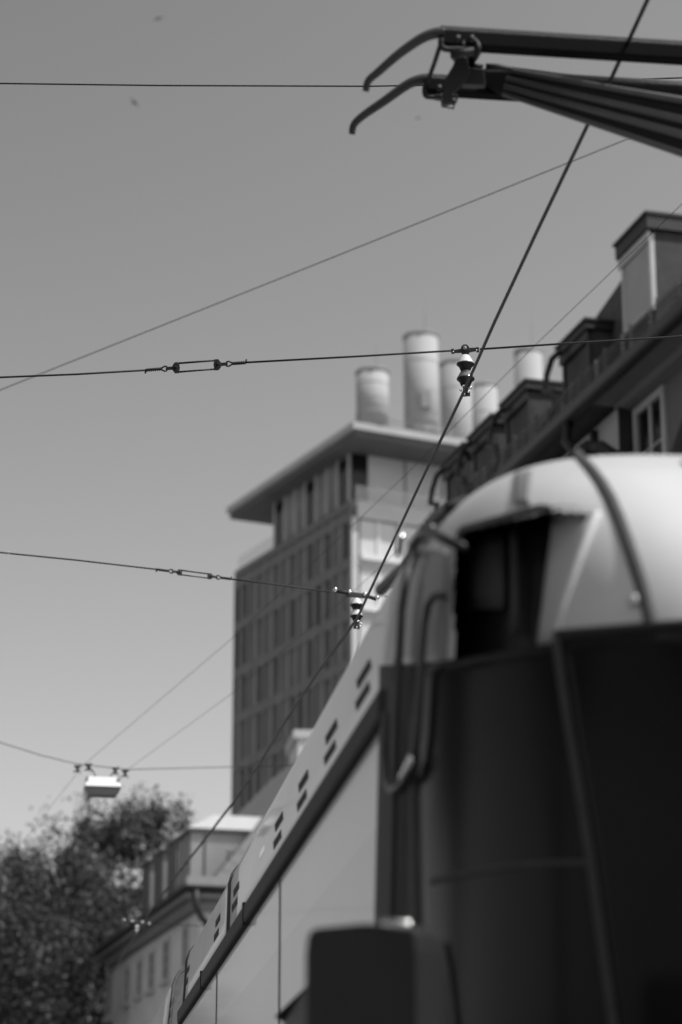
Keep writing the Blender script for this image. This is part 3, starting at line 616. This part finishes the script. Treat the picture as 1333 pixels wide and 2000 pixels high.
# roof deck and running gear so it holds from other sides
MB().box(TP(U0+.1, SC_+.1, -1.35), rr_*2.1, tt*(S3-SC_), Z*.1).build('underframe', M['rubber'], tram, tb)
for s in (6.6, 8.4, 13.0, 16.2, 22.5):
    wv = MB()
    for u in (UC-.75, UC+.63): wv.lathe([(.28, 0), (.3, .02), (.3, .1), (.28, .12)], TP(u, s, -CAMZ+.312), rr_, 24)
    wv.build('wheelset', M['rail'], tram, tb)

# pantograph
HP = 4.09
pan = MB()
A = WD(948, 152, 8.75); B = TP(UC-.05, 6.15, 3.0)
E = WD(1560, 312, 7.9)
dirv = (E-A).normalized(); upv = Vector((0, -SS, CC)); sidev = dirv.cross(upv).normalized(); upv = sidev.cross(dirv)
def taper(mb, a, b, wa, ha, wb, hb_):
    P_ = []
    for c, w_, h_ in ((a, wa, ha), (b, wb, hb_)):
        for sx, sy in ((-1, -1), (1, -1), (1, 1), (-1, 1)): P_.append(c+sidev*w_/2*sx+upv*h_/2*sy)
    mb.add(P_, [(0, 1, 2, 3), (7, 6, 5, 4), (0, 4, 5, 1), (1, 5, 6, 2), (2, 6, 7, 3), (3, 7, 4, 0)])
taper(pan, A, A+dirv*.14, .05, .05, .06, .10)
taper(pan, A+dirv*.14, E, .06, .09, .11, .20)
pan_o = pan.build('pantograph', M['panto'], tram, tb, bevel=.01)
m_ = MB(); 
fw = -Vector((0, CC, SS))
for o0, o1, r_ in ((.012, .03, .012), (.045, .115, .010), (-.02, -.03, .013), (-.048, -.112, .010)):
    m_.tube([A+dirv*.1+upv*o0*.9+fw*.035, A+dirv*.6+upv*mix(o0, o1, .33)+fw*.045, E+upv*o1+fw*.062], [r_, r_*1.2, r_*1.6], 8)
m_.build('arm_tube', M['armtube'], pan_o, tb)
# strips
def strip(px, py, px2, py2, thick, label=None):
    a = WH(px, py, HP); L = 1.75; s_ = MB()
    s_.box(a-Z*.035, rr_*L, tt*.055, Z*thick); o_ = s_.build('contact_strip', M['carbon'], pan_o, tb, bevel=.006)
    MB().box(a+tt*.004-Z*(-thick+.034), rr_*L, tt*.046, Z*.016).build('wear_strip', M['iron'], o_, tb)
    return a, o_
a1_, st1 = strip(862, 67, 0, 0, .055)
a2_, st2 = strip(832, 158, 0, 0, .05)
a2_o = a2_
# curve helper (Catmull-Rom through pixel points at a depth)
def crom(P_, n_=6):
    out = []; Q = [P_[0]]+list(P_)+[P_[-1]]
    for i in range(1, len(Q)-2):
        p0, p1, p2, p3 = Q[i-1:i+3]
        for k in range(n_):
            t = k/n_; out.append(.5*((2*p1)+(p2-p0)*t+(2*p0-5*p1+4*p2-p3)*t*t+(3*p1-p0-3*p2+p3)*t**3))
    out.append(Q[-2]); return out
D1 = (a1_-Vector((0, 0, CAMZ))); D1 = D1.y*CC+D1.z*SS; D2 = (a2_-Vector((0, 0, CAMZ))); D2 = D2.y*CC+D2.z*SS
def horn(pts, D, par, ups):
    P_ = crom([WD(x, y, D+.02-.0*i) for i, (x, y) in enumerate(pts)]); k = len(P_)
    MB().tube(P_, [.021-.010*max(0, i/k-.0) for i in range(k)], 10).build('horn', M['horn'], par, tb)
horn([(868, 64), (850, 65), (822, 76), (780, 105), (742, 138), (720, 158), (715, 178)], D1, st1, 0)
horn([(838, 154), (820, 156), (795, 166), (750, 198), (712, 224), (692, 243), (688, 262)], D2, st2, 0)
# right-hand horns and second arm keep the head symmetrical off-frame
for (a_, so_) in ((a1_, st1), (a2_, st2)):
    e_ = a_+rr_*1.75; MB().tube(crom([e_, e_+rr_*.1, e_+rr_*.3-Z*.1, e_+rr_*.42-Z*.26]), .016, 10).build('horn', M['horn'], so_, tb)
E2 = E+rr_*.12; m_ = MB(); A2 = A+rr_*1.35; m_.tube([A2, E2], [.03, .07], 8); m_.tube([A-dirv*.02, A2], .03, 8)
m_.tube([E, E2+rr_*.3], .07, 10); kn = TP(UC, 5.9, 2.95); m_.tube([E2, kn], .07, 10); m_.tube([kn, TP(UC, 8.3, 2.05)], .08, 10); m_.cbox(TP(UC, 8.3, 2.03), .7, .7, .14, rr_, tt, Z)
m_.build('lower_arm', M['panto'], pan_o, tb)
# suspension linkage between the strips
Dm = (D1+D2)/2
def pt(x, y, d=None): return WD(x, y, d or Dm)
lk = MB()
lk.tube([pt(863, 80, D1), pt(850, 120), pt(834, 165, D2), pt(829, 178, D2)], .0085, 8)
lk.tube(crom([pt(830, 168, D2), pt(830, 182, D2), pt(836, 189, D2), pt(865, 190, D2)], 4), .009, 8)
lk.tube(crom([pt(862, 76, D1), pt(863, 90, D1), pt(872, 96, D1), pt(900, 96, D1), pt(935, 95, D1)], 4), .011, 8)
lk.tube([pt(905, 80, D1), pt(905, 95, D1)], .006, 8)
lk.tube(crom([pt(918, 74, D1), pt(932, 84, D1), pt(935, 100, D1), pt(926, 117), pt(917, 127)], 5), .010, 8)
lk.tube([pt(862, 183, D2), pt(864, 208, D2), pt(886, 212, D2), pt(889, 190, D2)], .004, 6)
lk.tube([pt(918, 128), pt(944, 130)], .011, 8)
lk.tube([pt(949, 130), pt(975, 131), pt(1000, 136)], .012, 8)
lk.tube([pt(880, 106, D1), pt(926, 100, D1)], .017, 8)
lk.build('linkage', M['iron'], pan_o, tb)
lk = MB()
def plate(pts, d, th, m, name, par=None):
    return MB().prism([WD(x, y, d) for x, y in pts], Vector((0, CC, SS))*th).build(name, m, par or pan_o, tb, bevel=.003)
plate([(894, 108), (913, 112), (918, 140), (908, 160), (892, 176), (884, 182), (883, 200), (866, 204), (864, 180), (872, 150), (884, 130)], Dm-.05, .06, M['iron'], 'rocker')
plate([(882, 100), (930, 98), (927, 108), (912, 118), (892, 118), (886, 110)], Dm-.04, .07, M['iron'], 'rocker_head')
plate([(900, 130), (945, 134), (950, 165), (930, 166), (905, 164), (896, 150)], Dm-.02, .08, M['iron'], 'pivot_block')
plate([(849, 184), (880, 184), (895, 184), (895, 195), (888, 196), (850, 192)], D2-.03, .05, M['iron'], 'spring_box')
g = MB()
for (x, y) in ((893, 90), (920, 90), (857, 186), (885, 212)): g.lathe([(.010, 0), (.010, .02)], pt(x, y, D1 if y < 120 else D2)-Vector((0, .04, 0)), (0, -1, .2), 6)
g.build('bolt', M['iron'], pan_o, tb)
g = MB(); g.tube([WD(985, 134, 8.95), WD(1120, 150, 9.0), WD(1420, 168, 9.1)], .010, 8); g.build('head_rod', M['iron'], pan_o, tb)

# ---------------------------------------------------------------- overhead wires
def wire(name, pts, r, label, cat, group=None, m='wire', n=8):
    b_ = MB(); b_.tube(pts, r, n); o_ = b_.build(name, M[m]); return tag(o_, label, cat, group)
HC = 4.09
c_pts = [WH(1400, -300, HC+.01), WH(1265, 0, HC+.01), WH(1195, 152, HC+.01), WH(1150, 240, HC), WH(1050, 450, HC-.01), WH(965, 632, HC), WH(905, 768, HC), WH(830, 925, HC-.01), WH(760, 1075, HC-.01), WH(697, 1210, HC)]
dC = c_pts[0]-c_pts[1]
c_pts = [c_pts[0]+dC.normalized()*12]+c_pts
tail = [(662, 1258), (620, 1315), (575, 1382), (548, 1424), (508, 1490), (460, 1562), (400, 1640), (345, 1710), (290, 1786), (268, 1822)]
c_pts += [WH(x, y, HC-.01) for x, y in tail]; dv = (c_pts[-1]-c_pts[-2]).normalized(); c_pts.append(c_pts[-1]+dv*25)
wire('contact_wire', c_pts, [.0079]*(len(c_pts)-len(tail)-2)+[.0095]+[.0115]*(len(tail)+1), 'thick dark tram contact wire running from the pantograph down to the corner house', 'wire')
def spanpts(pix, h, ext_l=8, ext_r=4):
    P_ = [WH(x, y, h if not hasattr(h, '__len__') else h[i]) for i, (x, y) in enumerate(pix)]
    P_ = [P_[0]+(P_[0]-P_[1]).normalized()*ext_l]+P_+[P_[-1]+(P_[-1]-P_[-2]).normalized()*ext_r]; return P_
HU = HC+.26
wire('span_wire', spanpts([(0, 737), (150, 731), (286, 723)], HU, 8, 0)[:-1], .0054, 'dark steel span wire left of the upper turnbuckle', 'wire', 'span wires', 'rope')
wire('span_wire', [WH(480, 708, HU), WH(700, 696, HU), WH(882, 685, HU)], .0054, 'dark steel span wire between the upper turnbuckle and the upper insulator', 'wire', 'span wires', 'rope')
wire('span_wire', spanpts([(938, 682), (1120, 670), (1333, 657)], HU, 0, 14)[1:], .0054, 'dark steel span wire right of the upper insulator crossing the mansard roof', 'wire', 'span wires', 'rope')
H2 = HC+.30
wire('span_wire', spanpts([(0, 1079), (150, 1094), (306, 1112)], H2, 10, 0)[:-1], .0054, 'steel span wire left of the lower turnbuckle', 'wire', 'span wires', 'rope')
wire('span_wire', [WH(452, 1131, H2), WH(550, 1144), ] if 0 else [WH(452, 1131, H2), WH(550, 1143, H2), WH(645, 1156, H2)], .0054, 'steel span wire between the lower turnbuckle and the lower insulator, crossing the dark tower', 'wire', 'span wires', 'rope')
wire('span_wire', spanpts([(752, 1165), (800, 1168)], H2, 0, 14)[1:], .0045, 'short thin span wire right of the lower insulator', 'wire', 'span wires', 'rope')
r1 = [WD(-500, 160, 12.6), WD(0, 163, 12), WD(310, 167, 11.9), WD(720, 168.5, 11.8), WD(900, 165, 11.8), WD(1400, 150, 11.8), WD(3000, 120, 11.8)]
wire('span_wire', r1, .0042, 'thin level wire across the top of the sky behind the pantograph', 'wire', 'span wires', 'rope')
wire('feeder_cable', [WD(-400, 915, 21), WD(0, 762, 20.5), WD(620, 515, 20), WD(1250, 262, 19.5), WD(1900, 10, 19)], .004, 'soft grey cable rising from the left edge to the upper right across the sky', 'cable')
HF = 4.5
w5 = [WD(20, 1674, 34), WD(60, 1625, 32), WD(165, 1493, 28), WD(450, 1250, 25), WD(700, 1016, 22.5), WD(790, 930, 21.5), WD(1050, 670, 19), WD(1333, 398, 17), WD(1700, 30, 15)]
wire('contact_wire', w5, .0024, 'faint far wire from the hanging lamp up past the tower and the mansard roof', 'wire', 'far wires')
w6 = [WD(120, 1668, 34), WD(160, 1620, 32), WD(250, 1503, 28), WD(450, 1357, 25.5), WD(700, 1147, 23), WD(960, 905, 21)]
wire('contact_wire', w6, .0022, 'lower faint far wire from the right side of the hanging lamp toward the tower', 'wire', 'far wires')
wl = [WD(-300, 1355, 25), WD(0, 1450, 26.5), WD(80, 1475, 27), WD(150, 1492, 27.5), WD(250, 1503, 28), WD(450, 1498, 29), WD(800, 1490, 31)]
wire('span_wire', wl, .0048, 'soft grey span wire carrying the hanging street lamp at lower left', 'wire')
# upper insulator
def bolt_head(mb, c, ax, r, L): mb.lathe([(r, 0), (r, L*.8), (r*.8, L)], c, ax, 6)
def insulator(top, tilt_dir, sc_, label, style, sp):
    """top: point on the span wire; sp: unit vector along the span wire"""
    t = thing('wire_insulator', label, 'insulator', top, 'insulators holding the contact wire'); up = Z; vw = sp.cross(up).normalized()
    if vw.y > 0: vw = -vw
    k = sc_
    if style == 'plate':
        cl = MB(); pl = []
        for a in range(0, 360, 20): pl.append((.021*math.cos(R(a)), .008+.021*math.sin(R(a))))
        cl.prism([top+sp*x*k+up*y*k-vw*.008*k for x, y in pl], vw*.016*k)
        cl.prism([top+sp*x*k+up*y*k-vw*.006*k for x, y in [(-.066, -.010), (-.02, -.012), (-.012, -.026), (.012, -.026), (.022, -.012), (.064, -.006), (.064, .008), (.02, .010), (-.02, .008), (-.066, .002)]], vw*.012*k)
        for sx in (-1, 1):
            cl.cbox(top+sp*sx*.062*k-up*.002*k, .014*k, .02*k, .022*k, sp, vw, up)
        c_ = cl.build('clamp', M['iron'], t, top, bevel=.0015)
        b_ = MB(); bolt_head(b_, top+up*.008*k+vw*.008*k, vw, .0105*k, .008*k); b_.build('bolt', M['zinc'], c_, top)
        for sx in (-1, 1): b_ = MB(); bolt_head(b_, top+sp*sx*.058*k-up*.008*k+vw*.008*k, vw, .004*k, .006*k); b_.build('bolt', M['chrome'], c_, top)
    else:
        cl = MB()
        cl.tube([top-sp*.155*k+up*.014*k, top-sp*.06*k+up*.004*k, top+sp*.05*k, top+sp*.14*k-up*.022*k], .013*k, 10)
        cl.cbox(top-up*.012*k, .15*k, .03*k, .016*k, sp, vw, up)
        c_ = cl.build('clamp', M['iron'], t, top)
        for x, y in ((-.155, .018), (-.055, .010), (.055, .004), (.142, -.014)):
            b_ = MB(); q = top+sp*x*k+up*y*k+vw*.013*k
            b_.lathe([(.004*k, -.02*k), (.013*k, -.012*k), (.0165*k, 0), (.012*k, .011*k), (.003*k, .015*k)], q, vw, 12)
            b_.build('bolt', M['chrome'], c_, top)
    d = (Z*1).normalized(); o_ = top-d*.030*k
    if style == 'small bar': k = k*.55
    # the two sheds hang below the clamp, pale top, underside coloured black to stand for its shade
    for i, (z0, m1_) in enumerate(((0, 'porclight'), (-.078*k, 'porclight'))):
        q = o_+d*z0
        s_ = MB(); s_.lathe([(.016*k, .003), (.023*k, -.002*k), (.026*k, -.008*k), (.034*k, -.022*k), (.0430*k, -.0385*k), (.0445*k, -.043*k)], q, d, 32); so_ = s_.build('insulator_shed', M['porcelain' if i and style == 'plate' else m1_], t, top)
        u_ = MB(); u_.lathe([(.0447*k, -.0432*k), (.0435*k, -.048*k), (.035*k, -.055*k), (.029*k, -.066*k), (.024*k, -.079*k)], q, d, 32); u_.build('shed_underside', M['black'], so_, top)
    q = o_-d*.152*k
    h_ = MB(); h_.lathe([(.024*k, 0), (.018*k, -.012*k), (.012*k, -.02*k)], q+d*.002, d, 20); h_.cbox(q-d*.03*k, .026*k, .03*k, .034*k, sp, vw, d); h_.cbox(q-d*.05*k, .04*k, .022*k, .016*k, sp, vw, d); h_.build('wire_clip', M['iron'], t, top)
    for x, y in ((-.012, -.012), (.004, -.01), (-.022, -.034), (.026, -.026), (.018, -.045), (-.006, -.055)): b_ = MB(); bolt_head(b_, q+sp*x*k+d*y*k+vw*.014*k, (vw+sp*random.uniform(-.6, .6)).normalized(), .0062*k, .012*k); b_.build('clip_bolt', M['chrome'], t, top)
    return t
s1d = (WH(938, 681.5, HU)-WH(882, 685, HU)).normalized()
insulator(WH(909, 684, HU), None, 1.0, 'insulator with dark eye clamp on the upper span wire beside the thick contact wire', 'plate', s1d)
s2d = (WH(752, 1165, H2)-WH(645, 1156, H2)).normalized()
insulator(WH(697, 1161, H2), None, 1.0, 'insulator with four shiny bolt knobs on the lower span wire before the tower corner', 'bar', s2d)
p3 = WH(268, 1802, HC+.30)
t3 = insulator(p3, None, 1.15, 'tiny far insulator with shiny knobs in front of the corner house eave', 'small bar', Vector((.97, .26, 0)).normalized())
wire('span_wire', [p3-Vector((.98, .2, -.05))*12, p3-Vector((.98, .2, -.04))*.16], .004, 'thin dark wire left of the tiny far insulator, before the trees', 'wire', 'span wires', 'rope')
wire('span_wire', [p3+Vector((.98, .2, -.05))*.15, p3+Vector((.98, .2, -.02))*3.2], .004, 'thin wire right of the tiny far insulator, before the corner house wall', 'wire', 'span wires', 'rope')
# turnbuckles
def turnbuckle(pl, pr, body0, body1, h, label, half):
    A, B = WH(*pl, h), WH(*pr, h); ax = (B-A).normalized(); up = (Z-ax*ax.z).normalized(); vw = ax.cross(up)
    if vw.y > 0: vw = -vw
    t = thing('turnbuckle', label, 'turnbuckle', A, 'turnbuckles in the span wires'); Lt = (B-A).length
    x0, x1 = body0*Lt, body1*Lt; P_ = lambda x, y, z=0: A+ax*x+up*y+vw*z
    rods = MB()
    for s_ in (-1, 1): rods.tube([P_(x0+.006, s_*half), P_(x1-.006, s_*half)], .0052, 8)
    rods.build('rod', M['iron'], t, A)
    st = MB()
    for s_ in (-1, 1): st.box(P_(x0+.02, s_*half-.0008+s_*.0042, -.002), ax*(x1-x0-.04), up*.0012, vw*.004)
    st.build('rod_edge', M['chrome'], t, A)
    for xa, sg in ((x0, 1), (x1, -1)):
        pl = [(xa+sg*.016, half+.003), (xa-sg*.004, half+.003), (xa-sg*.016, half*.45), (xa-sg*.016, -half*.45), (xa-sg*.004, -half-.003), (xa+sg*.016, -half-.003), (xa+sg*.021, 0)]
        b_ = MB().prism([P_(xa+(x-xa)*1.0, y*1.05, -.008) for x, y in pl], vw*.016); e_ = b_.build('end_block', M['iron'], t, A, bevel=.002)
        b_ = MB(); b_.lathe([(.008, 0), (.008, .004), (.006, .006)], P_(xa+sg*.0, 0, .007), vw, 12); b_.build('pin', M['panto'], e_, A)
        b_ = MB().box(P_(xa-sg*.016, -.008, -.004), -ax*sg*.035, up*.016, vw*.008); b_.build('tongue', M['iron'], e_, A, bevel=.001)
        b_ = MB(); xe = xa-sg*.045
        loop = [P_(xe+sg*.004, 0), P_(xe-sg*.002, .012), P_(xe-sg*.012, .0135), P_(xe-sg*.034, .001), P_(xe-sg*.034, -.001), P_(xe-sg*.012, -.0135), P_(xe-sg*.002, -.012)]
        b_.tube(loop, .0043, 8, closed=True)
        xend = 0 if sg > 0 else Lt
        # twisted rope tail wrapped round the wire
        n_ = 60; L_ = (xe-sg*.034)-xend; pts = []; pts2 = []
        for i in range(n_+1):
            q = i/n_; an = q*2*math.pi*7; pts.append(P_(xe-sg*.032-L_*q, .0058*math.cos(an), .0058*math.sin(an))); 
        b_.tube(pts, .0042, 6); b_.tube([P_(xe-sg*.034, 0), P_(xend, 0)], .0055, 8)
        b_.tube([P_(xend+sg*.004, 0), P_(xend, -sg*.006), P_(xend-sg*.002, -sg*.017)], .0045, 6)
        b_.build('rope_eye', M['rope'], t, A)
    return t
turnbuckle((285, 723), (481, 708), .30, .72, HU, 'sharp dark turnbuckle with two rods in the upper span wire, left of the flues', .0235)
turnbuckle((306, 1112), (452, 1131), .30, .72, H2, 'slimmer turnbuckle with bright rods in the lower span wire, left of the dark tower', .0155)

# ---------------------------------------------------------------- hanging street lamp
lc = WD(200, 1540, 25.5); lamp = thing('hanging_street_lamp', 'white box street lamp hanging from the span wire above the trees', 'street lamp', lc)
X = Vector((.985, .17, 0)); Y = Vector((-.17, .985, 0))
def frust(mb, z0, x0, y0, z1, x1, y1):
    P_ = [lc+X*a*x0/2+Y*b_*y0/2+Z*z0 for a, b_ in ((-1, -1), (1, -1), (1, 1), (-1, 1))]+[lc+X*a*x1/2+Y*b_*y1/2+Z*z1 for a, b_ in ((-1, -1), (1, -1), (1, 1), (-1, 1))]
    mb.add(P_, [(3, 2, 1, 0), (4, 5, 6, 7), (0, 1, 5, 4), (1, 2, 6, 5), (2, 3, 7, 6), (3, 0, 4, 7)])
b_ = MB(); frust(b_, -.005, .39, .30, .12, .33, .08); b_.build('housing', M['lamp'], lamp, lc, bevel=.01)
b_ = MB(); frust(b_, -.085, .30, .18, -.012, .38, .25); b_.build('diffuser', M['lampglass'], lamp, lc, bevel=.008)
b_ = MB()
for sx in (-1, 1): b_.box(lc+X*(sx*.165-.012)-Y*.10+Z*.02, X*.024, Y*.2, Z*.085)
b_.build('latch', M['zinc'], lamp, lc)
b_ = MB(); 
for x, y in ((172, 1500), (228, 1508)): b_.tube([WD(x, y-8, 25.6), WD(x+(200-x)*.4, y+8, 25.55), lc+X*(-.06 if x < 200 else .06)+Z*.1], .006, 6)
b_.build('hanger', M['iron'], lamp, lc)
for (x, y, lb) in ((152, 1502, 'small dark wire clamp left of the hanging lamp'), (173, 1499, 'small dark wire clamp just above the lamp, left side'), (226, 1506, 'small dark wire clamp just above the lamp, right side'), (245, 1511, 'small dark wire clamp right of the hanging lamp')):
    c = WD(x, y, 26.2); t = MB(); t.cbox(c, .026, .03, .07, X, Y, Z); t.cbox(c+Z*.03, .075, .02, .018, X, Y, Z); t.tube([c-Z*.035-X*.045, c-Z*.01, c+Z*.05+X*.03], .007, 6); t.tube([c+Z*.02-X*.03, c-Z*.03+X*.035, c-Z*.055+X*.03], .005, 6)
    tag(t.build('wire_clamp', M['iron'], None, c), lb, 'clamp', 'clamps on the lamp span wire')

# ---------------------------------------------------------------- birds
def bird(x, y, d, ang, label, k=1.0):
    c = WD(x, y, d); a = math.cos(ang); s = math.sin(ang); ux = Vector((a, 0, s)); uy = Vector((-s, .3, a)).normalized(); fwd = Vector((0, 1, 0))
    b_ = MB(); b_.tube([c-uy*.1*k, c-uy*.04*k, c+uy*.03*k, c+uy*.09*k], [.01*k, .035*k, .03*k, .008*k], 8)
    for sg in (-1, 1): b_.add([c+uy*.03*k, c+ux*sg*.12*k+uy*.05*k+fwd*.02, c+ux*sg*.24*k-uy*.05*k, c+ux*sg*.10*k-uy*.02*k, c-uy*.03*k], [(0, 1, 2, 3, 4)])
    tag(b_.build('bird', M['bird'], None, c), label, 'bird', 'birds in the sky')
bird(310, 36, 75, .3, 'tiny blurred bird near the top edge of the sky', .9)
bird(263, 200, 75, -.9, 'tiny blurred bird below the top wire at left', 1.0)
bird(817, 230, 80, .2, 'tiny faint bird below the pantograph horns', .6)
